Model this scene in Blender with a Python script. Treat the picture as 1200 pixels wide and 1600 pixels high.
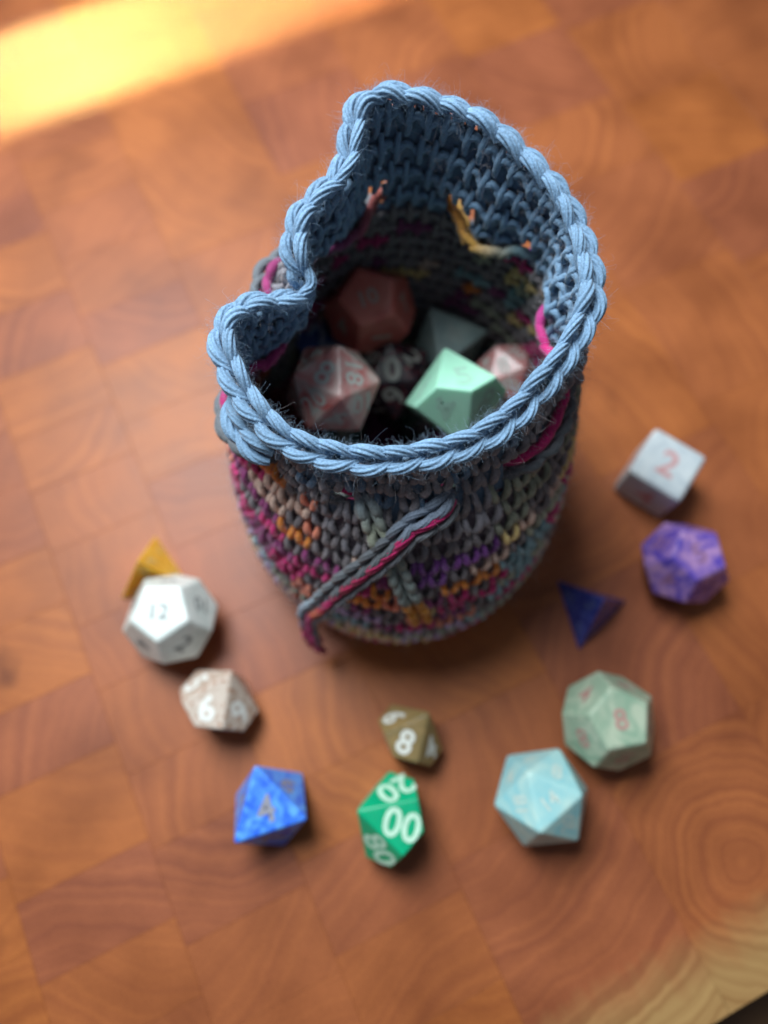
import bpy, bmesh, math, random
import numpy as np
from mathutils import Vector, Matrix, Quaternion
R = math.radians
rng = np.random.default_rng(7)
random.seed(7)
MM = 0.001
for o in list(bpy.data.objects): bpy.data.objects.remove(o)
sc = bpy.context.scene
col = sc.collection

# ------------------------------------------------------------------ camera
cd = bpy.data.cameras.new('camera'); cam = bpy.data.objects.new('camera', cd); col.objects.link(cam)
cd.sensor_fit = 'VERTICAL'; cd.sensor_height = 34.6; cd.lens = 24.0
cd.clip_start = 0.005; cd.clip_end = 50
cam.location = (0, 0, 0.200)
cam.rotation_euler = (R(90 - 72), 0, 0)
cd.dof.use_dof = True; cd.dof.focus_distance = 0.128; cd.dof.aperture_fstop = 5.6
sc.camera = cam

# ------------------------------------------------------------------ world and lamps
w = bpy.data.worlds.new('World'); sc.world = w; w.use_nodes = True
bg = w.node_tree.nodes['Background']; bg.inputs[0].default_value = (0.80, 0.88, 1.0, 1); bg.inputs[1].default_value = 0.115

def aim(o, d, xaxis=None):
    z = -Vector(d).normalized()
    x = Vector(xaxis if xaxis else (1, 0, 0)); x = (x - z * x.dot(z)).normalized()
    y = z.cross(x)
    o.rotation_euler = Matrix((x, y, z)).transposed().to_euler()

def area(name, loc, d, sx, sy, power, color, spread=180, xaxis=None):
    l = bpy.data.lights.new(name, 'AREA'); l.shape = 'RECTANGLE'; l.size = sx; l.size_y = sy
    l.energy = power; l.color = color; l.spread = R(spread)
    o = bpy.data.objects.new(name, l); col.objects.link(o); o.location = loc; aim(o, d, xaxis); return o

# daylight of a window beyond and to the left of the bag
az, el, dist = R(128), R(60), 0.46
wd = Vector((math.cos(az) * math.cos(el), math.sin(az) * math.cos(el), math.sin(el)))
area('window_light', Vector((0.0, 0.06, 0.03)) + wd * dist, -wd, 0.23, 0.27, 4.2, (0.88, 0.965, 1.0))
# low sun falling through the gap beside the window as a narrow band on the far end of the board
BA = R(25.5); E1 = Vector((math.cos(BA), math.sin(BA), 0)); E2 = Vector((-math.sin(BA), math.cos(BA), 0))
sd = (-E2 * math.cos(R(42)) - Vector((0, 0, 1)) * math.sin(R(42))).normalized()
area('sun_band', E1 * -0.09 + E2 * 0.2695 - sd * 0.45, sd, 0.50, 0.031, 0.155, (1.0, 0.66, 0.22), 1.5, E1)

sc.view_settings.view_transform = 'Standard'; sc.view_settings.look = 'None'
sc.view_settings.exposure = 0.0; sc.view_settings.gamma = 1.0
try: sc.view_settings.use_curve_mapping = False
except Exception: pass

# ------------------------------------------------------------------ helpers
def tag(o, label=None, cat=None, group=None, kind=None):
    if label: o['label'] = label
    if cat: o['category'] = cat
    if group: o['group'] = group
    if kind: o['kind'] = kind
    return o

def link(name, me, mat=None, parent=None):
    o = bpy.data.objects.new(name, me); col.objects.link(o)
    if mat: 
        if me.materials: me.materials[0] = mat
        else: me.materials.append(mat)
    if parent: o.parent = parent
    return o

def np_mesh(name, V, Q, C=None, smooth=True):
    """V (n,3) in mm, Q (m,4) quads, C (n,3) colours"""
    me = bpy.data.meshes.new(name)
    V = np.asarray(V, dtype=np.float32) * MM
    Q = np.asarray(Q, dtype=np.int32)
    me.vertices.add(len(V)); me.vertices.foreach_set('co', V.ravel())
    k = Q.shape[1]
    me.loops.add(Q.size); me.loops.foreach_set('vertex_index', Q.ravel())
    me.polygons.add(len(Q)); me.polygons.foreach_set('loop_start', np.arange(0, Q.size, k, dtype=np.int32))
    me.update(calc_edges=True); me.validate()
    me.polygons.foreach_set('use_smooth', np.full(len(me.polygons), smooth))
    if C is not None:
        a = me.attributes.new('Col', 'FLOAT_COLOR', 'POINT')
        a.data.foreach_set('color', np.concatenate([C, np.ones((len(C), 1))], 1).astype(np.float32).ravel())
    return me

def tubes(P, Rad, Nref, C, sides=12, lobes=4, depth=0.2, twist=10.0, phase=None):
    """K yarn strands: P (K,M,3) centre lines, Rad (K,M), Nref (K,M,3) or (3,), C (K,M,3); lobed twisted section"""
    K, M, _ = P.shape
    T = np.gradient(P, axis=1); T /= np.linalg.norm(T, axis=2, keepdims=True) + 1e-9
    N = np.broadcast_to(Nref, P.shape).copy()
    N -= T * (N * T).sum(2, keepdims=True); N /= np.linalg.norm(N, axis=2, keepdims=True) + 1e-9
    B = np.cross(T, N)
    seg = np.linalg.norm(np.diff(P, axis=1), axis=2); L = np.concatenate([np.zeros((K, 1)), np.cumsum(seg, 1)], 1)
    th = np.linspace(0, 2 * np.pi, sides, endpoint=False)
    if phase is None: phase = rng.uniform(0, 6.28, K)
    tw = L * 2 * np.pi / twist + phase[:, None]
    a = th[None, None, :] - tw[:, :, None]
    rr = 1 - depth + depth * np.abs(np.cos(a * lobes / 2)) ** 0.8
    r = Rad[:, :, None] * rr
    V = P[:, :, None, :] + r[..., None] * (np.cos(th)[None, None, :, None] * N[:, :, None, :] + np.sin(th)[None, None, :, None] * B[:, :, None, :])
    idx = np.arange(K * M * sides).reshape(K, M, sides)
    i0 = idx[:, :-1, :]; i1 = idx[:, 1:, :]
    Q = np.stack([i0, np.roll(i0, -1, 2), np.roll(i1, -1, 2), i1], -1).reshape(-1, 4)
    CC = np.repeat(C[:, :, None, :], sides, 2).reshape(-1, 3)
    return V.reshape(-1, 3), Q, CC

def merge(parts):
    V, Q, C, n = [], [], [], 0
    for v, q, c in parts:
        V.append(v); Q.append(q + n); C.append(c); n += len(v)
    return np.concatenate(V), np.concatenate(Q), np.concatenate(C)

def nt(name):
    m = bpy.data.materials.new(name); m.use_nodes = True
    t = m.node_tree; b = t.nodes['Principled BSDF']
    def N(kind, **kw):
        n = t.nodes.new(kind)
        for k, v in kw.items(): setattr(n, k, v)
        return n
    return m, t, b, N, t.links.new

def ramp(n, stops):
    r = n.color_ramp
    while len(r.elements) < len(stops): r.elements.new(0.5)
    for e, (p, c) in zip(r.elements, stops): e.position = p; e.color = (*c, 1) if len(c) == 3 else c

# ------------------------------------------------------------------ wood board
def wood_material():
    m, t, b, N, L = nt('end_grain_wood')
    geo = N('ShaderNodeNewGeometry'); oi = N('ShaderNodeObjectInfo')
    sep = N('ShaderNodeSeparateColor'); L(oi.outputs['Color'], sep.inputs[0])
    sc_ = N('ShaderNodeVectorMath', operation='SCALE'); sc_.inputs['Scale'].default_value = 1000; L(geo.outputs['Position'], sc_.inputs[0])
    rot = N('ShaderNodeVectorRotate', rotation_type='Z_AXIS'); rot.inputs['Angle'].default_value = -BA; L(sc_.outputs[0], rot.inputs['Vector'])
    # each block's pith, from its own colour
    pith = N('ShaderNodeCombineXYZ')
    for ch, i in (('Red', 0), ('Green', 1)):
        mr = N('ShaderNodeMapRange'); mr.inputs['To Min'].default_value = -420; mr.inputs['To Max'].default_value = 420
        L(sep.outputs[ch], mr.inputs[0]); L(mr.outputs[0], pith.inputs[i])
    sub = N('ShaderNodeVectorMath', operation='SUBTRACT'); L(rot.outputs[0], sub.inputs[0]); L(pith.outputs[0], sub.inputs[1])
    flat = N('ShaderNodeVectorMath', operation='MULTIPLY'); flat.inputs[1].default_value = (1, 1, 0.12); L(sub.outputs[0], flat.inputs[0])
    n1 = N('ShaderNodeTexNoise'); n1.inputs['Scale'].default_value = 0.05; n1.inputs['Detail'].default_value = 3; L(flat.outputs[0], n1.inputs['Vector'])
    ln = N('ShaderNodeVectorMath', operation='LENGTH'); L(flat.outputs[0], ln.inputs[0])
    ad = N('ShaderNodeMath', operation='MULTIPLY_ADD'); ad.inputs[1].default_value = 9; L(n1.outputs[0], ad.inputs[0]); L(ln.outputs['Value'], ad.inputs[2])
    # rings of uneven width
    cx = N('ShaderNodeCombineXYZ'); L(ad.outputs[0], cx.inputs[0])
    rn = N('ShaderNodeTexNoise', noise_dimensions='1D'); rn.inputs['Scale'].default_value = 0.36; rn.inputs['Detail'].default_value = 2.5; rn.inputs['Roughness'].default_value = 0.6
    L(ad.outputs[0], rn.inputs['W'])
    rr = N('ShaderNodeValToRGB'); ramp(rr, [(0.28, (0.12, 0.12, 0.12)), (0.72, (0.9, 0.9, 0.9))]); L(rn.outputs[0], rr.inputs[0])
    # tones
    light = N('ShaderNodeMix', data_type='RGBA'); light.inputs['A'].default_value = (0.37, 0.110, 0.044, 1); light.inputs['B'].default_value = (0.46, 0.142, 0.032, 1)
    L(sep.outputs['Blue'], light.inputs['Factor'])
    dark = N('ShaderNodeMix', data_type='RGBA'); dark.inputs['A'].default_value = (0.25, 0.068, 0.032, 1); dark.inputs['B'].default_value = (0.34, 0.094, 0.023, 1)
    L(sep.outputs['Blue'], dark.inputs['Factor'])
    mx = N('ShaderNodeMix', data_type='RGBA'); ctm = N('ShaderNodeMix', data_type='FLOAT'); ctm.clamp_factor = False; ctm.inputs['A'].default_value = 0.5; L(oi.outputs['Alpha'], ctm.inputs['Factor']); L(rr.outputs[0], ctm.inputs['B']); L(ctm.outputs[0], mx.inputs['Factor']); L(dark.outputs['Result'], mx.inputs['A']); L(light.outputs['Result'], mx.inputs['B'])
    # soft blotches
    n2 = N('ShaderNodeTexNoise'); n2.inputs['Scale'].default_value = 0.035; n2.inputs['Detail'].default_value = 5; L(rot.outputs[0], n2.inputs['Vector'])
    r2 = N('ShaderNodeValToRGB'); ramp(r2, [(0.32, (0.66, 0.60, 0.60)), (0.62, (1.1, 1.1, 1.1))]); L(n2.outputs[0], r2.inputs[0])
    m2 = N('ShaderNodeMix', data_type='RGBA', blend_type='MULTIPLY'); m2.inputs['Factor'].default_value = 0.8; L(mx.outputs['Result'], m2.inputs['A']); L(r2.outputs[0], m2.inputs['B'])
    # pores and dark marks
    n3 = N('ShaderNodeTexNoise'); n3.inputs['Scale'].default_value = 2.2; n3.inputs['Detail'].default_value = 3; L(rot.outputs[0], n3.inputs['Vector'])
    r3 = N('ShaderNodeValToRGB'); ramp(r3, [(0.34, (0.62, 0.58, 0.55)), (0.5, (1, 1, 1))]); L(n3.outputs[0], r3.inputs[0])
    m3 = N('ShaderNodeMix', data_type='RGBA', blend_type='MULTIPLY'); m3.inputs['Factor'].default_value = 0.7; L(m2.outputs['Result'], m3.inputs['A']); L(r3.outputs[0], m3.inputs['B'])
    vo = N('ShaderNodeTexVoronoi'); vo.inputs['Scale'].default_value = 0.017; vo.inputs['Randomness'].default_value = 1
    wob = N('ShaderNodeVectorMath', operation='ADD'); L(rot.outputs[0], wob.inputs[0])
    wn = N('ShaderNodeTexNoise'); wn.inputs['Scale'].default_value = 0.12; L(rot.outputs[0], wn.inputs['Vector'])
    ws = N('ShaderNodeVectorMath', operation='SCALE'); ws.inputs['Scale'].default_value = 9; L(wn.outputs['Color'], ws.inputs[0]); L(ws.outputs[0], wob.inputs[1]); L(wob.outputs[0], vo.inputs['Vector'])
    r4 = N('ShaderNodeValToRGB'); ramp(r4, [(0.05, (0.36, 0.28, 0.28)), (0.13, (1, 1, 1))]); L(vo.outputs['Distance'], r4.inputs[0])
    m4 = N('ShaderNodeMix', data_type='RGBA', blend_type='MULTIPLY'); m4.inputs['Factor'].default_value = 0.9; L(m3.outputs['Result'], m4.inputs['A']); L(r4.outputs[0], m4.inputs['B'])
    # pale sapwood along the front edge of the board
    sx = N('ShaderNodeSeparateXYZ'); L(rot.outputs[0], sx.inputs[0])
    sn = N('ShaderNodeTexNoise'); sn.inputs['Scale'].default_value = 0.22; sn.inputs['Detail'].default_value = 4
    sm = N('ShaderNodeVectorMath', operation='MULTIPLY'); sm.inputs[1].default_value = (0.7, 0.12, 1); L(rot.outputs[0], sm.inputs[0]); L(sm.outputs[0], sn.inputs['Vector'])
    sa = N('ShaderNodeMath', operation='MULTIPLY_ADD'); sa.inputs[1].default_value = -10; L(sn.outputs[0], sa.inputs[0]); L(sx.outputs['Y'], sa.inputs[2])
    sr = N('ShaderNodeMapRange'); sr.inputs['From Min'].default_value = -77; sr.inputs['From Max'].default_value = -90; L(sa.outputs[0], sr.inputs[0])
    sap = N('ShaderNodeMix', data_type='RGBA'); sap.inputs['A'].default_value = (0.30, 0.15, 0.05, 1); sap.inputs['B'].default_value = (0.50, 0.30, 0.115, 1); L(rr.outputs[0], sap.inputs['Factor'])
    m5 = N('ShaderNodeMix', data_type='RGBA'); L(sr.outputs[0], m5.inputs['Factor']); L(m4.outputs['Result'], m5.inputs['A']); L(sap.outputs['Result'], m5.inputs['B'])
    L(m5.outputs['Result'], b.inputs['Base Color'])
    rg = N('ShaderNodeMapRange'); rg.inputs['To Min'].default_value = 0.42; rg.inputs['To Max'].default_value = 0.58; L(n2.outputs[0], rg.inputs[0]); L(rg.outputs[0], b.inputs['Roughness'])
    b.inputs['Coat Weight'].default_value = 0.08; b.inputs['Coat Roughness'].default_value = 0.30; b.inputs['Specular IOR Level'].default_value = 0.36
    bp = N('ShaderNodeBump'); bp.inputs['Strength'].default_value = 0.25; bp.inputs['Distance'].default_value = 0.0002; L(n3.outputs[0], bp.inputs['Height']); L(bp.outputs[0], b.inputs['Normal'])
    return m

WOOD = wood_material()
def simple(name, c, rough=0.7):
    m, t, b, N, L = nt(name)
    n = N('ShaderNodeTexNoise'); n.inputs['Scale'].default_value = 60; n.inputs['Detail'].default_value = 5
    tc = N('ShaderNodeTexCoord'); L(tc.outputs['Object'], n.inputs['Vector'])
    r = N('ShaderNodeValToRGB'); ramp(r, [(0.3, tuple(x * 0.6 for x in c)), (0.7, c)]); L(n.outputs[0], r.inputs[0]); L(r.outputs[0], b.inputs['Base Color'])
    b.inputs['Roughness'].default_value = rough
    return m

Q0, Q1, P0, P1, TH = -92.0, 345.0, -260.0, 300.0, 38.0
def board_pt(p, q, z): v = E1 * p + E2 * q; return (v.x, v.y, z)
# glue bed under the blocks
bm = bmesh.new()
def hexa(bm, p0, p1, q0, q1, z0, z1, c=0.0):
    lo = [bm.verts.new(Vector(board_pt(*a, z0)) * MM) for a in ((p0, q0), (p1, q0), (p1, q1), (p0, q1))]
    up = [bm.verts.new(Vector(board_pt(*a, z1 - c)) * MM) for a in ((p0, q0), (p1, q0), (p1, q1), (p0, q1))]
    bm.faces.new(lo[::-1])
    for i in range(4): bm.faces.new((lo[i], lo[(i + 1) % 4], up[(i + 1) % 4], up[i]))
    if c:
        tp = [bm.verts.new(Vector(board_pt(*a, z1)) * MM) for a in ((p0 + c, q0 + c), (p1 - c, q0 + c), (p1 - c, q1 - c), (p0 + c, q1 - c))]
        for i in range(4): bm.faces.new((up[i], up[(i + 1) % 4], tp[(i + 1) % 4], tp[i]))
        bm.faces.new(tp)
    else: bm.faces.new(up)
hexa(bm, P0 + 1, P1 - 1, Q0 + 1.5, Q1 - 1, -TH, -1.2)
me = bpy.data.meshes.new('tabletop'); bm.to_mesh(me); bm.free()
table = link('tabletop', me, simple('glue_joint', (0.28, 0.095, 0.035), 0.6)); tag(table, 'butcher block board of brown end grain wood under the dice and bag', kind='structure')
# the dark surface the board lies on
me = bpy.data.meshes.new('floor'); me.from_pydata([(-3, -3, -0.0385), (3, -3, -0.0385), (3, 3, -0.0385), (-3, 3, -0.0385)], [], [(0, 1, 2, 3)])
floor = link('floor', me, simple('dark_floor', (0.17, 0.085, 0.035), 0.6)); tag(floor, kind='structure')

def block(p0, p1, q0, q1, pith=None, tone=None, front=False):
    g = 0.02; b_ = bmesh.new()
    dz = rng.uniform(-0.05, 0.02)
    cp, cq = (p0 + p1) / 2, (q0 + q1) / 2
    hexa(b_, p0 + g - cp, p1 - g - cp, q0 + g - cq, q1 - g - cq, -TH if front else -1.2 - rng.uniform(0, .1), dz, 0.06)
    if front:   # rounded-over front edge
        eg = [e for e in b_.edges if all(abs((E2.dot(v.co) * 1000) - (q0 + g - cq)) < 0.6 and v.co.z * 1000 > -1 for v in e.verts) and abs((e.verts[0].co - e.verts[1].co).dot(E1)) > 0.005]
        bmesh.ops.bevel(b_, geom=eg[:1], offset=0.006, segments=6, profile=0.5, affect='EDGES')
    m_ = bpy.data.meshes.new('wood_block'); b_.to_mesh(m_); b_.free()
    o = link('wood_block', m_, WOOD, table); o.location = Vector(board_pt(cp, cq, 0)) * MM
    if pith is None:
        a = rng.uniform(0, 6.283); d = rng.uniform(25, 90); pith = (cp + d * math.cos(a), cq + d * math.sin(a))
    o.color = ((pith[0] + 420) / 840, (pith[1] + 420) / 840, rng.uniform(0, 1) ** 1.2 if tone is None else tone, rng.uniform(0.5, 1.05) if tone is None else 1.9)
    return o

p = P0
cols = []
while p < P1 - 5:
    wdt = rng.uniform(32.5, 35.5) if p < 0 else rng.uniform(38, 48)
    if abs(p + 100) < 17: pass
    cols.append((p, min(p + wdt, P1))); p += wdt
# line the seams up with those the photo shows near its lower left corner
sh = min((c[0] + 100 for c in cols), key=abs)
cols = [(max(a - sh, P0), min(b - sh, P1)) for a, b in cols]
if cols[-1][1] < P1: cols.append((cols[-1][1], P1))
if cols[0][0] > P0: cols.insert(0, (P0, cols[0][0]))
for (a, b_) in cols:
    q = Q0; first = True
    while q < Q1 - 4:
        big = a > 0
        h = rng.uniform(17, 27) if not big else rng.uniform(30, 52)
        if first: h = rng.uniform(26, 40) if not big else 58
        e = min(q + h, Q1)
        if Q1 - e < 10: e = Q1
        if first and a < 68 < b_:
            block(a, b_, q, e, pith=(70, -66), tone=0.5, front=True)
        else: block(a, b_, q, e, front=first)
        q = e; first = False

# ------------------------------------------------------------------ bag surface
RIM = [(2.3, 48.5, 80), (11.7, 50.3, 80), (19.9, 53.4, 81), (27.1, 59.4, 82), (33.0, 66.2, 84), (37.9, 74.4, 86), (39.8, 80.2, 87), (39.1, 87.5, 88), (37.2, 95.0, 89),
       (32.9, 102.0, 91), (25.6, 109.2, 93), (19.4, 113.3, 95), (12.1, 116.2, 96), (4.8, 117.6, 97), (-1.2, 118.0, 97), (-5.2, 115.4, 96), (-6.4, 109.7, 94),
       (-8.2, 104.1, 92), (-12.1, 100.2, 91), (-15.8, 96.5, 90), (-17.6, 91.3, 88), (-17.2, 87.2, 86), (-16.0, 84.6, 82.5), (-19.0, 81.8, 82), (-24.3, 79.9, 84), (-29.0, 77.0, 85),
       (-31.2, 72.0, 85), (-28.6, 64.1, 83), (-23.2, 56.4, 81), (-16.4, 51.3, 80), (-7.0, 48.7, 80)]
def spline_closed(pts, n):
    p = np.array(pts, float); k = len(p)
    u = np.linspace(0, k, n * 4, endpoint=False); i = u.astype(int); f = (u - i)[:, None]
    a, b, c, d = p[(i - 1) % k], p[i % k], p[(i + 1) % k], p[(i + 2) % k]
    q = 0.5 * ((2 * b) + (-a + c) * f + (2 * a - 5 * b + 4 * c - d) * f ** 2 + (-a + 3 * b - 3 * c + d) * f ** 3)
    L = np.concatenate([[0], np.cumsum(np.linalg.norm(np.diff(np.vstack([q, q[:1]]), axis=0), axis=1))])
    t = np.linspace(0, L[-1], n, endpoint=False)
    qq = np.vstack([q, q[:1]])
    return np.stack([np.interp(t, L, qq[:, j]) for j in range(3)], 1), L[-1]
NS = 46                      # stitches in a round
NF = NS * 24                 # fine samples
RIM = [(4 + (x - 4) * 0.955, 56 + (y - 56) * 0.957, z) for x, y, z in RIM]
rimc, RIML = spline_closed(RIM, NF)
ctr = np.array([4.0, 82.0])
ang = np.unwrap(np.arctan2(rimc[:, 1] - ctr[1], rimc[:, 0] - ctr[0]))
uni = ang[0] + np.arange(NF) / NF * 2 * np.pi
dev = ang - uni
ker = np.hanning(NF // 6); ker /= ker.sum()
dev = np.real(np.fft.ifft(np.fft.fft(dev) * np.fft.fft(np.concatenate([ker, np.zeros(NF - len(ker))])) * np.exp(2j * np.pi * np.fft.fftfreq(NF) * (len(ker) - 1) / 2)))
phi = uni + 0.75 * dev       # body angle for each sample of the rim
LV = [(4, 70, 33, 36, 0.9), (4, 70, 38.5, 41.5, 6), (4, 70.5, 41, 43.6, 16), (4, 72, 41, 43.5, 30), (4, 75, 39.5, 42, 46), (4, 79, 37.2, 38.6, 60)]
def ring(l):
    cx, cy, rx, ry, z = l
    return np.stack([cx + rx * np.cos(phi), cy + ry * np.sin(phi), np.full(NF, float(z))], 1)
rings = [ring(l) for l in LV]
r5 = rings[-1].copy(); r5[:, 2] = 71
mid = 0.30 * r5 + 0.70 * rimc; mid[:, 2] = 70 + 0.25 * (rimc[:, 2] - 80)
def bump(s0, w): return np.exp(-(((np.arange(NF) / NF * NS - s0 + NS / 2) % NS - NS / 2) / w) ** 2)
mid -= (np.stack([np.cos(phi), np.sin(phi), 0 * phi], 1)) * (4.2 * bump(18.2, 1.1) + 4.0 * bump(12.6, 1.2) - 1.5 * bump(15.3, 1.0))[:, None]
mid += 0.9 * np.stack([np.cos(phi), np.sin(phi), 0 * phi], 1) * np.sin(np.arange(NF) / NF * 2 * np.pi * 11)[:, None]
rings += [mid, rimc]
RG = np.stack(rings)         # (levels, NF, 3)
lz = np.array([0, 5.2, 15.5, 29.6, 45.8, 60.3, 70.5, 83.5]); lt = lz / lz[-1]
def wall_grid(ts):
    """rows of the wall at heights ts (0..1): (len, NF, 3), Catmull-Rom through the rings"""
    out = []
    n = len(lt)
    for t in np.atleast_1d(ts):
        i = int(np.clip(np.searchsorted(lt, t, side='right') - 1, 0, n - 2))
        h = lt[i + 1] - lt[i]; f = (t - lt[i]) / h
        p0, p1 = RG[i], RG[i + 1]
        m0 = (RG[i + 1] - RG[i - 1]) / (lt[i + 1] - lt[i - 1]) * h if i > 0 else p1 - p0
        m1 = (RG[i + 2] - RG[i]) / (lt[i + 2] - lt[i]) * h if i < n - 2 else p1 - p0
        out.append((2 * f ** 3 - 3 * f ** 2 + 1) * p0 + (f ** 3 - 2 * f ** 2 + f) * m0 + (-2 * f ** 3 + 3 * f ** 2) * p1 + (f ** 3 - f ** 2) * m1)
    return np.stack(out)
TT = np.linspace(0, 1, 341)
W = wall_grid(TT)
dS = np.roll(W, -3, 1) - np.roll(W, 3, 1); dT = np.gradient(W, axis=0)
NRM = np.cross(dS, dT); NRM /= np.linalg.norm(NRM, axis=2, keepdims=True) + 1e-9
def wall(s, t):
    """s in stitches (0..NS), t in 0..1 -> point, outward normal; arrays"""
    i = np.round(np.asarray(s) / NS * NF).astype(int) % NF
    ft = np.clip(np.asarray(t), 0, 1) * (len(TT) - 1); j = np.clip(ft.astype(int), 0, len(TT) - 2); f = (ft - j)[..., None]
    return W[j, i] * (1 - f) + W[j + 1, i] * f, NRM[j, i]

# ------------------------------------------------------------------ yarn
def yarn_material(name, rough=0.62):
    m, t, b, N, L = nt(name)
    at = N('ShaderNodeAttribute', attribute_name='Col')
    tc = N('ShaderNodeTexCoord')
    n = N('ShaderNodeTexNoise'); n.inputs['Scale'].default_value = 2200; n.inputs['Detail'].default_value = 6; L(tc.outputs['Object'], n.inputs['Vector'])
    r = N('ShaderNodeValToRGB'); ramp(r, [(0.3, (0.72, 0.72, 0.72)), (0.7, (1.15, 1.15, 1.15))]); L(n.outputs[0], r.inputs[0])
    mx = N('ShaderNodeMix', data_type='RGBA', blend_type='MULTIPLY'); mx.inputs['Factor'].default_value = 1; L(at.outputs['Color'], mx.inputs['A']); L(r.outputs[0], mx.inputs['B'])
    L(mx.outputs['Result'], b.inputs['Base Color'])
    b.inputs['Roughness'].default_value = rough; b.inputs['Specular IOR Level'].default_value = 0.22
    b.inputs['Sheen Weight'].default_value = 0.25; b.inputs['Sheen Roughness'].default_value = 0.5
    bp = N('ShaderNodeBump'); bp.inputs['Strength'].default_value = 0.8; bp.inputs['Distance'].default_value = 0.0002; L(n.outputs[0], bp.inputs['Height']); L(bp.outputs[0], b.inputs['Normal'])
    return m
YARN = yarn_material('cotton_yarn')
BLUE = (0.205, 0.345, 0.515); BLUE2 = (0.135, 0.225, 0.35); GREY = (0.23, 0.205, 0.22); SHADE_STEEL = (0.29, 0.275, 0.31)
VAR = dict(magenta=(0.42, 0.022, 0.135), plum=(0.20, 0.035, 0.13), orange=(0.70, 0.20, 0.035), salmon=(0.60, 0.20, 0.13), cream=(0.62, 0.45, 0.19), sage=(0.33, 0.35, 0.27), teal=(0.20, 0.33, 0.37), lavender=(0.40, 0.30, 0.47), purple=(0.17, 0.05, 0.24), beige=(0.56, 0.40, 0.33))
WARM = ['magenta', 'magenta', 'plum', 'orange', 'salmon', 'lavender', 'plum', 'magenta', 'orange', 'cream', 'lavender', 'beige']
LEFT = ['magenta', 'magenta', 'magenta', 'salmon', 'plum', 'orange', 'beige', 'magenta']
MIDR = ['magenta', 'plum', 'magenta', 'salmon', 'magenta', 'plum', 'cream']
LOW = ['lavender', 'beige', 'teal', 'lavender', 'magenta', 'cream', 'lavender', 'salmon', 'sage']
COOL = ['sage', 'teal', 'cream', 'sage', 'magenta', 'salmon', 'beige', 'teal', 'cream', 'sage']

NR = 20                      # rounds
NST = 54                     # stitches in each round
DU = NS / NST
bag = bpy.data.objects.new('crochet_bag', None); col.objects.link(bag); bag.location = (0.004, 0.070, 0)
tag(bag, 'crocheted drawstring bag with pale blue rim standing open full of dice', 'bag')
def bagpart(name, me, mat=YARN, kind=None):
    o = link(name, me, mat, bag); o.location = (-0.004, -0.070, 0)
    if kind: o['kind'] = kind
    return o

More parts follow.
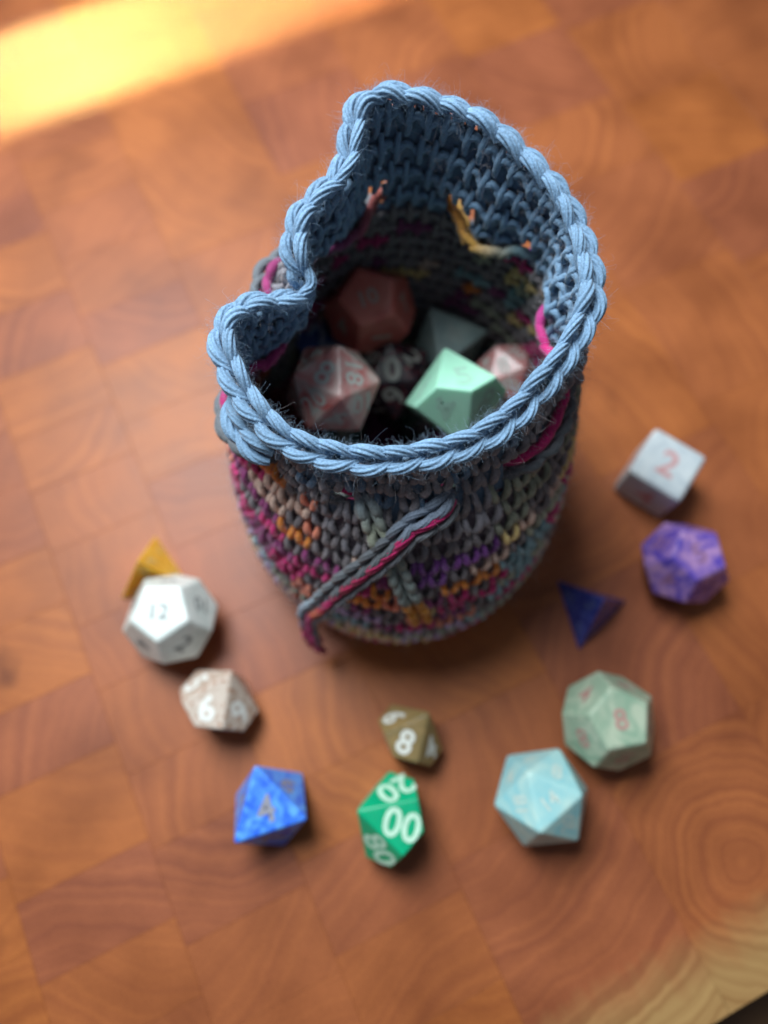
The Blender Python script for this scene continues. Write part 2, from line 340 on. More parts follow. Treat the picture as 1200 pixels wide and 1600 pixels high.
ROW_T = (np.arange(NR) + 0.5) / NR
EYE = int(0.81 * NR)                         # the eyelet round
eyelets = [1, 4, 8, 12, 15, 19, 23, 27, 31, 35, 39, 43]
M = 11
tau = np.linspace(0, 1, M)
def jit(a): return rng.normal(0, a)
for r in range(NR):
    t0 = ROW_T[r]; dv = 1.0 / NR
    Ps, Rs, Ns, Cs = [], [], [], []
    run = 0; cur = None; last = None; here = None
    rq = r * 17 / NR
    for k in range(NST):
        s0 = (k + 0.5 + (0.5 if r % 2 else 0) + jit(0.06)) * DU
        if r == EYE and any(abs((s0 - e - 1.0 + NS / 2) % NS - NS / 2) < 0.62 for e in eyelets + [18.4]): continue
        # position round the bag decides the shades the variegated yarn takes
        x = wall(s0, t0)[0][0]
        if run <= 0:
            if x > 24 + jit(5): pal = COOL
            elif rq < 5: pal = LOW
            elif x < -6: pal = LEFT if rq >= 7 else LOW if rq < 6 else WARM
            elif 9 <= rq < 11: pal = ['purple', 'plum', 'purple', 'beige', 'plum']
            elif 8 <= rq < 9: pal = ['orange', 'cream', 'teal', 'salmon', 'orange', 'cream']
            else: pal = MIDR
            cur = VAR[pal[rng.integers(len(pal))]]; run = rng.integers(1, 4)
        run -= 1
        if rq >= 12.8: c = SHADE_STEEL if rng.random() < .75 else BLUE2  # outer blue yarn below the rim greyed: its shadow is put into the colour
        elif rq >= 11 and x > -14: c = (SHADE_STEEL if rng.random() < .5 else GREY) if x < 22 else (VAR['sage'] if rng.random() < .5 else GREY)
        else: c = np.clip(np.array(cur) * 1.55, 0, 0.92) if rng.random() < 0.86 else GREY
        c = np.array(c) * (1 + jit(0.06))
        last, here = here, c
        ci = np.array(BLUE if rq >= 12.8 else GREY if rng.random() < .6 else cur) * 0.85
        for sg in (-1, 1):
            sj = jit(0.05)
            s = s0 + DU * (sg * (0.07 + 0.27 * np.sin(tau * np.pi * 0.62)) + sj)
            t = t0 + dv * (-0.60 + 1.12 * tau)
            p, n = wall(s, t)
            off = (0.55 if rq >= 15 else 0.88) * (-0.25 + 2.0 * np.sin(np.pi * np.clip(0.08 + tau * 0.86, 0, 1))) + jit(0.12)
            Ps.append(p + n * off[:, None]); Ns.append(n)
            Rs.append(0.86 * (0.52 + 0.52 * np.sin(np.pi * (0.04 + 0.92 * tau ** 0.85))) * (1 + jit(0.05)))
            pv = last if last is not None else c; mixf = (np.clip(0.45 - tau, 0, 1) * (1 if sg < 0 else 0.3))[:, None]
            Cs.append((c[None] * (1 - mixf) + pv[None] * mixf) * (1 + 0.10 * np.sin(tau * 9 + k * 1.7 + r))[:, None])
        # inside: two slanting strands and a cross bar
        s = s0 + DU * (-0.55 + 1.1 * tau); t = t0 + dv * (0.12 * np.sin(tau * 6.28) + 0.1)
        p, n = wall(s, t); Ps.append(p - n * (0.9 + 0.5 * np.sin(np.pi * tau))[:, None]); Ns.append(n); Rs.append(0.86 * np.ones(M) * (1 + jit(0.08))); Cs.append(np.repeat(ci[None], M, 0))
        s = s0 + DU * (0.28 - 0.2 * tau + jit(.08)); t = t0 + dv * (-0.55 + 1.1 * tau)
        p, n = wall(s, t); Ps.append(p - n * (0.7 + 1.0 * np.sin(np.pi * tau))[:, None]); Ns.append(n); Rs.append(0.84 * (0.7 + 0.3 * np.sin(np.pi * tau))); Cs.append(np.repeat(ci[None], M, 0))
    v, q, c = tubes(np.stack(Ps), np.stack(Rs), np.stack(Ns), np.stack(Cs), sides=16, lobes=6, depth=0.33, twist=17)
    bagpart('stitch_round', np_mesh('stitch_round', v, q, c))

# felted backing that closes the gaps, open at the eyelets
nsx, ntx = NS * 4, NR * 4
ss = np.arange(nsx) / 4; ts = np.linspace(0.0, 0.985, ntx + 1)
Sg, Tg = np.meshgrid(ss, ts); P_, N_ = wall(Sg, Tg)
V = P_.reshape(-1, 3)
quads = []
for j in range(ntx):
    row = ts[j] * NR
    for i in range(nsx):
        k = i / 4 + 0.12
        if EYE - 0.1 <= row < EYE + 1.0 and any(abs((k - e - 1.0 + NS / 2) % NS - NS / 2) < 0.62 for e in eyelets + [18.4]): continue
        if row > 0.72 * NR and rng.random() < 0.06: continue
        quads.append((j * nsx + i, j * nsx + (i + 1) % nsx, (j + 1) * nsx + (i + 1) % nsx, (j + 1) * nsx + i))
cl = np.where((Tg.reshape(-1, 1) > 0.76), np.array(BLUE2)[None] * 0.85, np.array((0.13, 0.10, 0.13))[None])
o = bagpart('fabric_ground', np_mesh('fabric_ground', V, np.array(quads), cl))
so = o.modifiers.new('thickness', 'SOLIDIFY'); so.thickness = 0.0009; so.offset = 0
# base panel
br = wall_grid([0.0])[0][::12]; nb = len(br)
F = []
V = [tuple(br[i] * [1, 1, 0] + [0, 0, z]) for z in (0.25, 2.0) for i in range(nb)] + [(4, 70, 0.25), (4, 70, 2.0)]
for i in range(nb):
    j = (i + 1) % nb
    F += [(i, j, nb + j, nb + i), (2 * nb, j, i, i), (2 * nb + 1, nb + i, nb + j, nb + j)]
me = bpy.data.meshes.new('base_panel'); me.from_pydata([tuple(x * MM for x in v) for v in V], [], [tuple(dict.fromkeys(f)) for f in F])
a = me.attributes.new('Col', 'FLOAT_COLOR', 'POINT'); a.data.foreach_set('color', np.tile([*VAR['plum'], 1.0], len(V)).astype(np.float32))
bagpart('base_panel', me)

# chain braid along a path: legs of successive loops tucked under one another
def chain(path, face, n, width, rad, closed, colors, rise=0.9, sides=20, M=20, twist=26.0, lap=1.62, depth=0.36):
    """path, face: (K,3) samples evenly spaced; returns [outer legs], [inner legs] tube sets"""
    K = len(path)
    def at(u):
        x = np.asarray(u) * K / n if closed else np.clip(np.asarray(u), 0, n) * (K - 1) / n
        i = np.floor(x).astype(int); f = (x - i)[..., None]
        if closed: a, b = i % K, (i + 1) % K
        else: a, b = np.clip(i, 0, K - 1), np.clip(i + 1, 0, K - 1)
        P = path[a] * (1 - f) + path[b] * f; Fn = face[a] * (1 - f) + face[b] * f
        if closed: T = path[(a + 3) % K] - path[(a - 3) % K]
        else: T = path[np.clip(a + 2, 0, K - 1)] - path[np.clip(a - 2, 0, K - 1)]
        T = T / (np.linalg.norm(T, axis=-1, keepdims=True) + 1e-9)
        Fn = Fn - T * (Fn * T).sum(-1, keepdims=True); Fn /= np.linalg.norm(Fn, axis=-1, keepdims=True) + 1e-9
        return P, Fn, np.cross(T, Fn)
    ta = np.linspace(0, 1, M); out = []
    for sg in (-1, 1):
        Ps, Rs, Ns, Cs = [], [], [], []
        for k in range(n if closed else n - 1):
            u = k + lap * ta + jit(0.06)
            P, Fn, B = at(u)
            side = width * (0.03 + 0.42 * np.sin(np.pi * np.clip(ta * 0.78 + 0.02, 0, 1))) * (1 + jit(0.05))
            up = rise * (1.75 * np.sin(np.pi * (0.04 + 0.92 * ta)) ** 0.9 - 0.95 - 0.35 * (1 - ta))
            Ps.append(P + Fn * up[:, None] + B * (sg * side)[:, None]); Ns.append(Fn)
            Rs.append(rad * (0.38 + 0.62 * np.sin(np.pi * (0.06 + 0.86 * ta)) ** 0.75) * (1 + jit(0.08)))
            cc = np.asarray(colors(sg, (k + lap * ta) / n)); Cs.append(cc * (1 + jit(0.05)))
        out.append(tubes(np.stack(Ps), np.stack(Rs), np.stack(Ns), np.stack(Cs), sides=sides, lobes=7, depth=depth, twist=twist * sg))
    return out

# rim: the braid runs clockwise seen from above
rp = rimc[::-4].copy(); rn = NRM[-1][::-4]
outw = rn * [1, 1, 0]; outw /= np.linalg.norm(outw, axis=1, keepdims=True)
face = outw * 0.55 + np.array([0, 0, 0.85])
NRIM = int(round(RIML / 6.1))
rim = chain(rp + np.array([0, 0, 0.6]), face, NRIM, 4.1, 1.27, True, lambda sg, u: np.repeat(np.array(BLUE)[None] * 1.05, len(u), 0), rise=1.25, sides=42, M=24)
bagpart('rim_chain', np_mesh('rim_chain', *merge(rim)))

# fuzz: loose cotton fibres standing off the yarn
def fuzz(n, pts, nrm, c, lo, hi, rad):
    i = rng.integers(0, len(pts), n); p = pts[i]; d = nrm[i] * rng.uniform(0.2, 1, (n, 1)) + rng.normal(0, 0.8, (n, 3)); d /= np.linalg.norm(d, axis=1, keepdims=True)
    L = rng.uniform(lo, hi, (n, 1)) * rng.uniform(0.4, 1, (n, 1))
    cv = rng.normal(0, 0.7, (n, 3)) * L; c2 = rng.normal(0, 0.8, (n, 3)) * L
    tt = np.linspace(0, 1, 6)
    P = p[:, None] + d[:, None] * (0.75 * L * np.sin(2.5 * tt)[None])[..., None] + cv[:, None] * tt[None, :, None] + c2[:, None] * (tt ** 2 * (1 - tt) * 3)[None, :, None]
    Rr = np.repeat((rad * (1 - 0.6 * tt))[None], n, 0)
    C = np.repeat((c[i] if c.ndim == 2 else np.repeat(c[None], n, 0))[:, None], 6, 1)
    return tubes(P, Rr, np.array([0.31, 0.52, 0.79]), C, sides=3, lobes=0, depth=0, twist=50)
rv, _, rc = merge(rim)
cen = np.array([4, 82, 78.0]); rd = rv - cen; rd[:, 2] += 12; rd /= np.linalg.norm(rd, axis=1, keepdims=True)
sg_ = rng.choice([-1, 1], len(rv), p=[0.4, 0.6])[:, None]; rd = rd * sg_ * [1, 1, 0] + np.array([0, 0, 0.5])
f1 = fuzz(22000, rv, rd, np.clip(rc * 0.85 + 0.12, 0, 1), 0.6, 2.3, 0.013); f1b = fuzz(220, rv, rd, np.clip(rc * 0.9 + 0.15, 0, 1), 2.0, 4.0, 0.015)
S_, T_ = rng.uniform(0, NS, 9000), rng.uniform(0.15, 1, 9000); p_, n_ = wall(S_, T_)
sid = np.where(rng.random(9000) < 0.65, 1, -1)[:, None]
f2 = fuzz(22000, p_ + n_ * sid * 1.9, n_ * sid, np.array((0.40, 0.36, 0.38)), 1.0, 3.4, 0.015)
bagpart('fuzz', np_mesh('fuzz', *merge([f1, f1b, f2])), kind='stuff')

# ------------------------------------------------------------------ drawstring
def resample(pts, n):
    p = np.array(pts, float); k = len(p); u = np.linspace(0, k - 1, n * 3); i = np.clip(u.astype(int), 0, k - 2); f = (u - i)[:, None]
    g = lambda j: p[np.clip(j, 0, k - 1)]
    a, b, c, d = g(i - 1), g(i), g(i + 1), g(i + 2)
    q = 0.5 * ((2 * b) + (-a + c) * f + (2 * a - 5 * b + 4 * c - d) * f ** 2 + (-a + 3 * b - 3 * c + d) * f ** 3)
    L = np.concatenate([[0], np.cumsum(np.linalg.norm(np.diff(q, axis=0), axis=1))]); t = np.linspace(0, L[-1], n)
    return np.stack([np.interp(t, L, q[:, j]) for j in range(3)], 1), L[-1]
def lerp_cols(stops):
    xs = [s[0] for s in stops]; cs = np.array([s[1] for s in stops])
    return lambda u: np.stack([np.interp(u, xs, cs[:, j]) for j in range(3)], -1)

EYS = np.array([e + 1.0 for e in eyelets] + [eyelets[0] + 1.0 + NS])
EYT = 0.812
def ring_path():
    s = np.linspace(EYS[0], EYS[-2] + 0.9, 420)
    idx = np.interp(s, EYS, np.arange(len(EYS)))
    p, n = wall(s, np.full_like(s, EYT))
    return p + n * (-3.6 * np.sin(np.pi * idx))[:, None], n
rpth, rnm = ring_path()
def tail(seq, extra=()):
    out = []
    for s, t, off in seq:
        p, n = wall(np.array([s % NS]), np.array([t])); out.append(p[0] + n[0] * off)
    return out + [np.array(e) for e in extra]
GREYC = (0.15, 0.165, 0.185); PALE = (0.30, 0.38, 0.45); MAG = (0.64, 0.022, 0.19)
cord = bpy.data.objects.new('drawstring_cord', None); col.objects.link(cord); cord.location = (0.004, 0.045, 0.06)
tag(cord, 'grey and magenta crocheted drawstring threaded through the bag, its ends hanging down the front', 'drawstring')
def cordpart(name, sets, label=None):
    o = link(name, np_mesh(name, *merge(sets)), YARN, cord); o.location = -cord.location
    if label: o['label'] = label
    return o
# threaded part
rp2, Lr = resample(rpth[::6], 500); rn2, _ = resample(rnm[::6], 500); rn2 = rnm[np.linspace(0, len(rnm) - 1, 500).astype(int)]
gold = lerp_cols([(0, GREYC), (0.25, GREYC), (0.30, VAR['purple']), (0.34, (0.22, 0.05, 0.42)), (0.37, GREYC), (0.40, (0.55, 0.30, 0.06)), (0.46, (0.55, 0.30, 0.06)), (0.5, GREYC), (1, GREYC)])
gold2 = lerp_cols([(0, MAG), (0.2, MAG), (0.30, VAR['purple']), (0.36, VAR['teal']), (0.40, (0.60, 0.33, 0.07)), (0.47, VAR['orange']), (0.6, VAR['plum']), (1, MAG)])
cordpart('threaded_chain', chain(rp2, rn2 + np.array([0, 0, 0.5]), int(Lr / 5.2), 3.9, 1.25, False, lambda sg, u: gold(u) if sg > 0 else gold2(u), sides=15, M=16))
# long end crossing the front of the bag
tp, Lt = resample(tail([(2.2, 0.83, 1.0), (1.4, 0.815, 2.4), (0.5, 0.785, 3.2), (45.8, 0.735, 3.8), (45.1, 0.68, 4.2), (43.8, 0.56, 4.6), (43.1, 0.45, 4.6)], [(-19.3, 30.6, 26), (-18.8, 26.2, 15), (-16.8, 24.9, 7.5)]), 240)
fc = np.tile(np.array([0.10, -0.45, 0.9]), (240, 1))
g1 = lerp_cols([(0, (0.22, 0.27, 0.36)), (0.12, (0.24, 0.30, 0.40)), (0.22, GREYC), (0.48, GREYC), (0.58, PALE), (0.74, (0.27, 0.36, 0.46)), (0.78, (0.27, 0.30, 0.36)), (0.84, (0.50, 0.025, 0.14)), (1, (0.46, 0.03, 0.08))])
g2 = lerp_cols([(0, MAG), (0.42, (0.40, 0.02, 0.08)), (0.54, MAG), (0.58, (0.75, 0.14, 0.06)), (0.66, (0.75, 0.14, 0.06)), (0.70, (0.62, 0.03, 0.24)), (0.84, (0.55, 0.03, 0.20)), (1, (0.40, 0.02, 0.07))])
g3 = lerp_cols([(0, GREYC), (0.7, (0.22, 0.23, 0.27)), (0.85, (0.15, 0.15, 0.18)), (0.9, (0.33, 0.02, 0.08)), (1, (0.35, 0.03, 0.05))])
nst = int(Lt / 4.7)
cordpart('hanging_chain', chain(tp, fc, nst, 2.7, 1.0, False, lambda sg, u: g1(u), sides=28, M=18), 'pale grey chain of the hanging end')
dn = np.array([0.46, -0.62, -0.62])
cordpart('edge_strand', [chain(tp + dn * 2.2, fc, nst, 0.7, 1.15, False, lambda sg, u: g2(u), sides=28, M=18)[1]], 'magenta strand along the lower side of the hanging end')
cordpart('edge_strand', [chain(tp + dn * 3.7 - fc * 0.4, fc, nst, 0.7, 0.85, False, lambda sg, u: g3(u), sides=28, M=18)[0]], 'thin grey strand below the magenta one')
# short end lying against the front
tp, Lt = resample(tail([(44.6, 0.83, 0.5), (44.9, 0.80, 2.2), (45.4, 0.74, 2.8), (46.0, 0.66, 3.0), (46.5, 0.56, 3.0), (47.0, 0.45, 3.0), (47.15, 0.38, 3.0)]), 160)
g4 = lerp_cols([(0, PALE), (0.2, VAR['sage']), (0.45, (0.27, 0.32, 0.31)), (0.70, (0.27, 0.32, 0.31)), (0.72, (0.70, 0.27, 0.03)), (1, (0.72, 0.28, 0.03))])
fc = np.tile(np.array([0.0, -0.6, 0.8]), (160, 1))
cordpart('short_end_chain', chain(tp, fc, int(Lt / 3.6), 3.4, 1.15, False, lambda sg, u: g4(u), sides=15, M=14), 'grey green chain with an orange end')
# ridge of pale loops under the rim where the wall folds at the left
tp, Lt = resample([(-30.2, 62.6, 77.5), (-29.2, 59.5, 77), (-27.0, 56.0, 76.5), (-23.5, 52.4, 76), (-19.5, 49.7, 75.6)], 120)
fc = np.tile(np.array([-0.6, -0.5, 0.65]), (120, 1))
bagpart('fold_chain', np_mesh('fold_chain', *merge(chain(tp, fc, int(Lt / 5.6), 3.6, 1.35, False, lambda sg, u: np.repeat(np.array(BLUE)[None], len(u), 0), sides=28, M=18))))

# ------------------------------------------------------------------ dice
_txt = {}
def text_mesh(s):
    if s not in _txt:
        c = bpy.data.curves.new('numeral', 'FONT'); c.body = s; c.size = 1.0; c.align_x = 'CENTER'; c.resolution_u = 3; c.offset = 0.022; c.extrude = 0.0
        o = bpy.data.objects.new('numeral', c); col.objects.link(o)
        dg = bpy.context.evaluated_depsgraph_get(); m_ = bpy.data.meshes.new_from_object(o.evaluated_get(dg))
        bpy.data.objects.remove(o)
        v = np.empty(len(m_.vertices) * 3, np.float32); m_.vertices.foreach_get('co', v); v = v.reshape(-1, 3)
        v -= (v.max(0) + v.min(0)) / 2; v /= (v[:, 1].max() - v[:, 1].min()); m_.vertices.foreach_set('co', v.ravel())
        m_.materials.clear(); m_.name = 'numeral'; _txt[s] = m_
    return _txt[s]

G = (1 + 5 ** 0.5) / 2
def poly(kind):
    if kind == 4: return [(1, 1, 1), (1, -1, -1), (-1, 1, -1), (-1, -1, 1)], 2 * 2 ** 0.5
    if kind == 6: return [(x, y, z) for x in (-1, 1) for y in (-1, 1) for z in (-1, 1)], 2
    if kind == 8: return [(1, 0, 0), (-1, 0, 0), (0, 1, 0), (0, -1, 0), (0, 0, 1), (0, 0, -1)], 2 ** 0.5
    if kind == 10:
        h = 1.02; z0 = h * (1 - math.cos(R(36))) / (1 + math.cos(R(36)))
        return [(0, 0, h), (0, 0, -h)] + [(math.cos(R(36 * k)), math.sin(R(36 * k)), z0 * (-1) ** k) for k in range(10)], 1
    if kind == 12:
        v = [(x, y, z) for x in (-1, 1) for y in (-1, 1) for z in (-1, 1)]
        for a in (-1, 1):
            for b in (-1, 1): v += [(0, a / G, b * G), (a / G, b * G, 0), (a * G, 0, b / G)]
        return v, 2 / G
    v = []
    for a in (-1, 1):
        for b in (-1, 1): v += [(0, a, b * G), (a, b * G, 0), (a * G, 0, b)]
    return v, 2
def make_poly(kind, size, bev):
    v, unit = poly(kind); k = size / unit * MM
    bm = bmesh.new()
    for p in v: bm.verts.new(Vector(p) * k)
    bmesh.ops.convex_hull(bm, input=bm.verts)
    bmesh.ops.dissolve_limit(bm, angle_limit=R(2), verts=bm.verts, edges=bm.edges)
    bm.normal_update()
    faces = []
    for f in bm.faces:
        c = f.calc_center_median(); vs = [x.co.copy() for x in f.verts]
        if kind == 6: up = (vs[0] + vs[1]) / 2 - c
        elif kind == 10:   # towards the equatorial tip: the corner opposite the apex
            ap = max(range(4), key=lambda i: abs(vs[i].z)); up = vs[(ap + 2) % 4] - vs[ap]; c = c + (vs[(ap + 2) % 4] - c) * 0.05
        else: up = vs[0] - c
        n = f.normal.copy(); up = (up - n * up.dot(n)).normalized()
        faces.append((c, n, up, [(x - c).length for x in vs], vs))
    bmesh.ops.bevel(bm, geom=list(bm.edges), offset=bev * MM, segments=3, profile=0.6, affect='EDGES', clamp_overlap=True)
    me = bpy.data.meshes.new('die'); bm.to_mesh(me); bm.free()
    return me, faces

def die_material(name, a, b, mixw=0.5, scale=160, rough=0.24, sss=0.15, trans=0.0, speck=None, warp=1.5):
    m, t, bs, N, L = nt(name)
    tc = N('ShaderNodeTexCoord'); n = N('ShaderNodeTexNoise'); n.inputs['Scale'].default_value = scale; n.inputs['Detail'].default_value = 5; n.inputs['Distortion'].default_value = warp
    L(tc.outputs['Object'], n.inputs['Vector'])
    r = N('ShaderNodeValToRGB'); ramp(r, [(max(0.0, mixw - 0.13), a), (min(1.0, mixw + 0.13), b)]); L(n.outputs[0], r.inputs[0])
    out = r.outputs[0]
    if speck:
        n2 = N('ShaderNodeTexNoise'); n2.inputs['Scale'].default_value = 700; n2.inputs['Detail'].default_value = 3; L(tc.outputs['Object'], n2.inputs['Vector'])
        r2 = N('ShaderNodeValToRGB'); ramp(r2, [(0.55, (0, 0, 0)), (0.63, (1, 1, 1))]); L(n2.outputs[0], r2.inputs[0])
        mx = N('ShaderNodeMix', data_type='RGBA'); L(r2.outputs[0], mx.inputs['Factor']); L(out, mx.inputs['A']); mx.inputs['B'].default_value = (*speck, 1); out = mx.outputs['Result']
    L(out, bs.inputs['Base Color'])
    sm = N('ShaderNodeTexNoise'); sm.inputs['Scale'].default_value = 420; sm.inputs['Detail'].default_value = 3; L(tc.outputs['Object'], sm.inputs['Vector'])
    mr = N('ShaderNodeMapRange'); mr.inputs['To Min'].default_value = rough * 0.7; mr.inputs['To Max'].default_value = rough * 1.5; L(sm.outputs[0], mr.inputs[0]); L(mr.outputs[0], bs.inputs['Roughness'])
    bs.inputs['Subsurface Weight'].default_value = sss; bs.inputs['Subsurface Scale'].default_value = 0.002; bs.inputs['Subsurface Radius'].default_value = (1, 1, 1)
    bs.inputs['Transmission Weight'].default_value = trans; bs.inputs['IOR'].default_value = 1.5
    return m
def ink(c):
    m, t, b, N, L = nt('numeral_paint')
    n = N('ShaderNodeTexNoise'); n.inputs['Scale'].default_value = 3; n.inputs['Detail'].default_value = 4
    tc = N('ShaderNodeTexCoord'); L(tc.outputs['Object'], n.inputs['Vector'])
    r = N('ShaderNodeValToRGB'); ramp(r, [(0.3, tuple(x * 0.8 for x in c)), (0.7, c)]); L(n.outputs[0], r.inputs[0]); L(r.outputs[0], b.inputs['Base Color']); b.inputs['Roughness'].default_value = 0.6
    return m

def die(kind, size, pos, roll, mat, inkm, label, nums, name=None, group=None, up=(0, 0, 1), resting=True, bev=0.55, nsz=None, numrot=0, cat='die', flip=()):
    if kind == 12: bev = 0.9
    """nums: text of the face that looks along 'up' first, the others follow in order of their height"""
    me, faces = make_poly(kind, size, bev if kind != 4 else 0.35)
    me.polygons.foreach_set('use_smooth', np.zeros(len(me.polygons), dtype=bool))
    U = Vector(up).normalized()
    if kind == 4:   # point up: base face down
        f = faces[0]; n0 = -f[1]; u0 = f[2]
    else: f = faces[0]; n0 = f[1]; u0 = f[2]
    ref = Vector((0, 1, 0)); ref = (ref - U * ref.dot(U)).normalized(); ref = Quaternion(U, R(roll)) @ ref
    A = Matrix((u0, n0.cross(u0), n0)).transposed(); Bm = Matrix((ref, U.cross(ref), U)).transposed()
    rot = (Bm @ A.transposed())
    lo = min((rot @ v).z for fc in faces for v in fc[4])
    o = link(name or 'polyhedral_die', me, mat); o.name = name or 'polyhedral_die'
    z = (-lo / MM + 0.03) if resting else pos[2]
    o.matrix_world = Matrix.Translation(Vector((pos[0], pos[1], z)) * MM) @ rot.to_4x4()
    tag(o, label, cat, group)
    size_n = nsz or {4: 4.2, 6: 8.0, 8: 6.4, 10: 6.6, 12: 5.2, 20: 4.4}[kind]
    order = sorted(range(len(faces)), key=lambda i: -((rot @ faces[i][1]).dot(U)))
    for j, fi in enumerate(order):
        c, n, u, _, vs = faces[fi]
        spots = [(c, u)] if kind != 4 else [(c + (v - c) * 0.45, (v - c).normalized()) for v in vs]
        for q, (cc, uu) in enumerate(spots):
            s = nums[(j + q) % len(nums)] if kind == 4 else nums[j % len(nums)]
            tm = text_mesh(s); k = link('numeral', tm, None, o)
            uu2 = Quaternion(n, R(numrot + (180 if s in flip else 0))) @ uu
            mtx = Matrix((uu2.cross(n), uu2, n)).transposed().to_4x4()
            sz = size_n * (0.8 if len(s) > 1 and kind != 10 else 1)
            k.matrix_local = Matrix.Translation(cc + n * 0.035 * MM) @ mtx @ Matrix.Scale(sz * MM, 4) 
            k.data = inked(s, inkm)
    return o
_ink = {}
def inked(s, m):
    if (s, m.name) not in _ink:
        d = text_mesh(s).copy(); d.materials.append(m); _ink[(s, m.name)] = d
    return _ink[(s, m.name)]

N20 = [str(i) for i in (14, 20, 8, 18, 2, 16, 6, 4, 10, 12, 9, 1, 13, 19, 3, 11, 17, 7, 5, 15)]
N12 = ['12', '8', '10', '6', '4', '2', '11', '9', '7', '5', '3', '1']
N10 = ['8', '4', '6', '2', '0', '9', '5', '3', '7', '1']
NP = ['00', '80', '20', '40', '60', '90', '50', '30', '70', '10']
N8 = ['4', '7', '6', '2', '8', '1', '3', '5']
N6 = ['2', '3', '1', '6', '4', '5']
N4 = ['1', '2', '3', '4']
# on the board
die(4, 20.5, (-65.4, 46.0), 7, die_material('golden_resin', (0.80, 0.42, 0.03), (0.90, 0.56, 0.08), rough=0.25, sss=0.5), ink((0.75, 0.55, 0.2)),
    'golden yellow four-sided die tucked behind the white die', N4, 'four_sided_die')
die(12, 9.2, (-57.0, 31.8), 180, die_material('white_resin', (0.60, 0.67, 0.64), (0.71, 0.76, 0.73), scale=90, sss=0.2), ink((0.26, 0.29, 0.29)),
    'white twelve-sided die with dark numerals beside the golden die', N12, 'twelve_sided_die', numrot=180)
die(10, 10.8, (-43.2, 10.6), 149, die_material('speckled_cream', (0.46, 0.37, 0.30), (0.58, 0.49, 0.42), scale=300, speck=(0.36, 0.20, 0.13), rough=0.35), ink((0.82, 0.84, 0.80)),
    'cream ten-sided die speckled brown, with white numerals', ['6', '9', '5', '0', '2', '8', '4', '3', '7', '1'], 'ten_sided_die', numrot=-149)
die(8, 18.2, (-28.6, -15.2), 17, die_material('lapis_blue', (0.015, 0.12, 0.78), (0.12, 0.40, 0.93), scale=260, rough=0.3), ink((0.30, 0.30, 0.36)),
    'bright blue mottled eight-sided die with grey numerals', N8, 'eight_sided_die')
die(10, 9.4, (6.9, 2.0), 140, die_material('olive_resin', (0.27, 0.20, 0.085), (0.38, 0.26, 0.11), rough=0.2, sss=0.4, trans=0.15), ink((0.80, 0.82, 0.76)),
    'small olive brown translucent ten-sided die with white numerals behind the green die', N10, 'ten_sided_die', nsz=6.2, numrot=-165)
die(10, 11.2, (1.6, -17.9), -106, die_material('green_plastic', (0.0, 0.34, 0.16), (0.0, 0.42, 0.20), scale=60, rough=0.28, sss=0.25), ink((0.55, 0.82, 0.64)),
    'bright green ten-sided percentile die with pale double-zero numerals', NP, 'ten_sided_die', nsz=7.0, numrot=90, flip=('20',))
die(20, 13.4, (39.2, -12.8), 38, die_material('turquoise_stone', (0.30, 0.62, 0.66), (0.50, 0.72, 0.68), scale=110, rough=0.3, sss=0.25), ink((0.62, 0.76, 0.70)),
    'pale turquoise twenty-sided die with faint numerals', N20, 'twenty_sided_die')
die(12, 9.2, (57.5, 5.4), 10, die_material('jade_stone', (0.28, 0.42, 0.30), (0.48, 0.56, 0.42), scale=150, rough=0.34), ink((0.52, 0.30, 0.26)),
    'pale jade green twelve-sided die with dull red numerals', ['8'] + N12, 'twelve_sided_die')
die(12, 8.8, (82.6, 47.2), 25, die_material('purple_marble', (0.10, 0.06, 0.42), (0.46, 0.26, 0.52), scale=170, rough=0.25), ink((0.30, 0.14, 0.30)),
    'purple twelve-sided die marbled with pink', ['5'] + N12, 'twelve_sided_die')
die(4, 20.5, (57.6, 35.7), -77, die_material('navy_resin', (0.02, 0.03, 0.20), (0.07, 0.10, 0.38), scale=220, rough=0.22), ink((0.08, 0.11, 0.28)),
    'dark navy blue four-sided die', N4, 'four_sided_die')
die(6, 16.2, (79.2, 73.9), -35, die_material('pale_grey_stone', (0.52, 0.58, 0.62), (0.64, 0.69, 0.71), scale=140, rough=0.3), ink((0.66, 0.36, 0.36)),
    'pale grey six-sided die with a red numeral two on top', N6, 'six_sided_die', bev=1.6)
# in the bag
GB = 'dice heaped in the bag'
cv = (0, -0.25, 1)
die(20, 12.6, (-12.1, 79.2, 50), -28, die_material('red_white_marble', (0.80, 0.18, 0.17), (0.88, 0.77, 0.70), 0.48, scale=110, rough=0.25), ink((0.86, 0.85, 0.78)),
    'red and white marbled twenty-sided die on top of the heap in the bag', ['8', '14', '18', '20', '2'] + N20[5:], 'twenty_sided_die', up=(-0.12, -0.1, 1), resting=False, nsz=6.0)
die(10, 12.2, (17.0, 78.0, 48), 196, die_material('mint_plastic', (0.38, 0.76, 0.56), (0.44, 0.80, 0.60), scale=50, rough=0.3, sss=0.4), ink((0.40, 0.68, 0.53)),
    'mint green ten-sided die with faint numerals on top of the heap in the bag', ['5', '7', '1'] + N10, 'ten_sided_die', up=(0.0, 0.50, 1), resting=False, numrot=175)
die(20, 12.6, (2.1, 92.8, 30), 5, die_material('black_resin', (0.012, 0.012, 0.018), (0.05, 0.03, 0.04), scale=200, rough=0.2, speck=(0.16, 0.03, 0.04)), ink((0.45, 0.46, 0.42)),
    'black twenty-sided die with pale numerals wedged between the marbled and mint dice', ['0', '2', '9'] + N20[3:], 'twenty_sided_die', up=cv, resting=False, nsz=6.4)
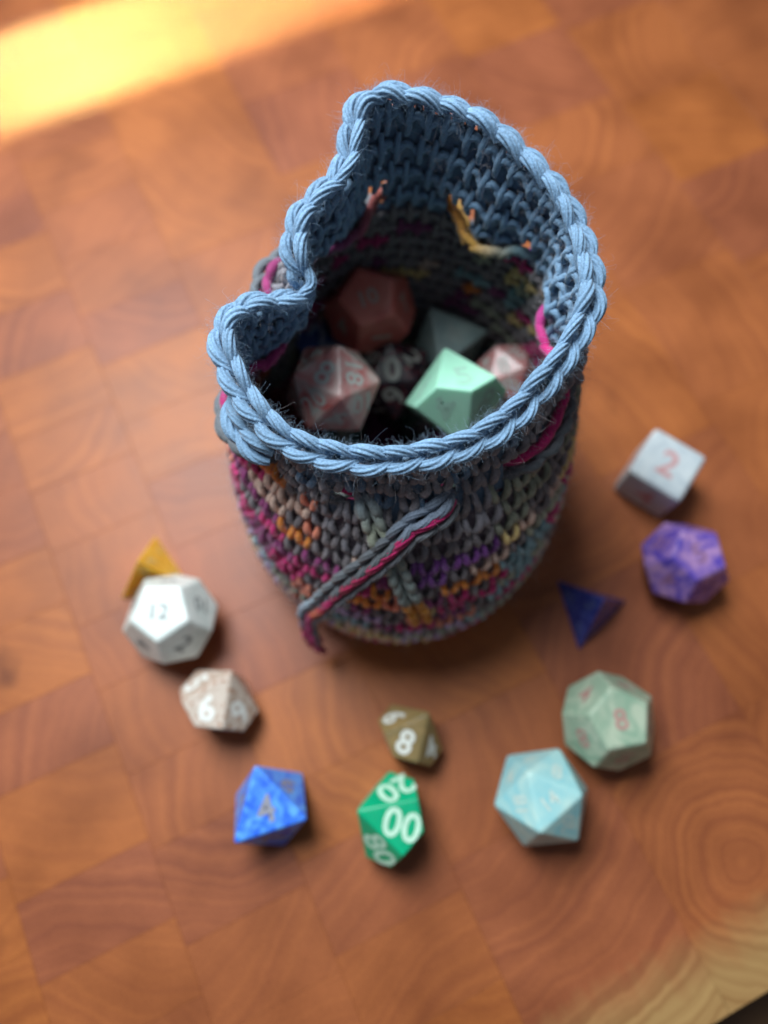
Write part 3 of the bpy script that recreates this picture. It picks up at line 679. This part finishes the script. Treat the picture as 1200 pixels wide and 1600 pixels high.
die(12, 9.0, (-3.7, 107.6, 40), 20, die_material('coral_red', (0.60, 0.13, 0.11), (0.68, 0.20, 0.16), scale=90, rough=0.3), ink((0.55, 0.42, 0.36)),
    'coral red twelve-sided die at the back of the heap in the bag', ['10', '7', '1'] + N12[3:], 'twelve_sided_die', up=(0, -0.3, 1), resting=False)
die(8, 17.0, (17.6, 104.0, 29), 40, die_material('grey_green_stone', (0.24, 0.33, 0.33), (0.34, 0.44, 0.42), rough=0.35), ink((0.36, 0.44, 0.42)),
    'grey green eight-sided die in the shade behind the mint die', N8, 'eight_sided_die', up=(0.1, -0.2, 1), resting=False)
die(20, 9.8, (32.2, 92.0, 34), 15, die_material('pink_white_marble', (0.55, 0.10, 0.10), (0.58, 0.42, 0.40), 0.46, scale=140), ink((0.6, 0.58, 0.54)),
    'pinkish white twenty-sided die against the bag wall beside the mint die', ['8'] + N20, 'twenty_sided_die', up=(-0.3, -0.2, 1), resting=False)
die(6, 13.5, (-18.5, 105.5, 26), 30, die_material('deep_blue_resin', (0.02, 0.05, 0.22), (0.04, 0.10, 0.34)), ink((0.3, 0.35, 0.5)),
    'deep blue six-sided die half hidden behind the marbled die', N6, 'six_sided_die', up=(0.2, -0.2, 1), resting=False)
die(20, 11.4, (-23.6, 83.4, 26), 60, die_material('maroon_resin', (0.10, 0.02, 0.035), (0.20, 0.04, 0.06)), ink((0.28, 0.18, 0.18)),
    'dark maroon twenty-sided die deep in the bag under the marbled die', ['6'] + N20, 'twenty_sided_die', up=(-0.1, 0.1, 1), resting=False)
# the layer underneath that carries the heap
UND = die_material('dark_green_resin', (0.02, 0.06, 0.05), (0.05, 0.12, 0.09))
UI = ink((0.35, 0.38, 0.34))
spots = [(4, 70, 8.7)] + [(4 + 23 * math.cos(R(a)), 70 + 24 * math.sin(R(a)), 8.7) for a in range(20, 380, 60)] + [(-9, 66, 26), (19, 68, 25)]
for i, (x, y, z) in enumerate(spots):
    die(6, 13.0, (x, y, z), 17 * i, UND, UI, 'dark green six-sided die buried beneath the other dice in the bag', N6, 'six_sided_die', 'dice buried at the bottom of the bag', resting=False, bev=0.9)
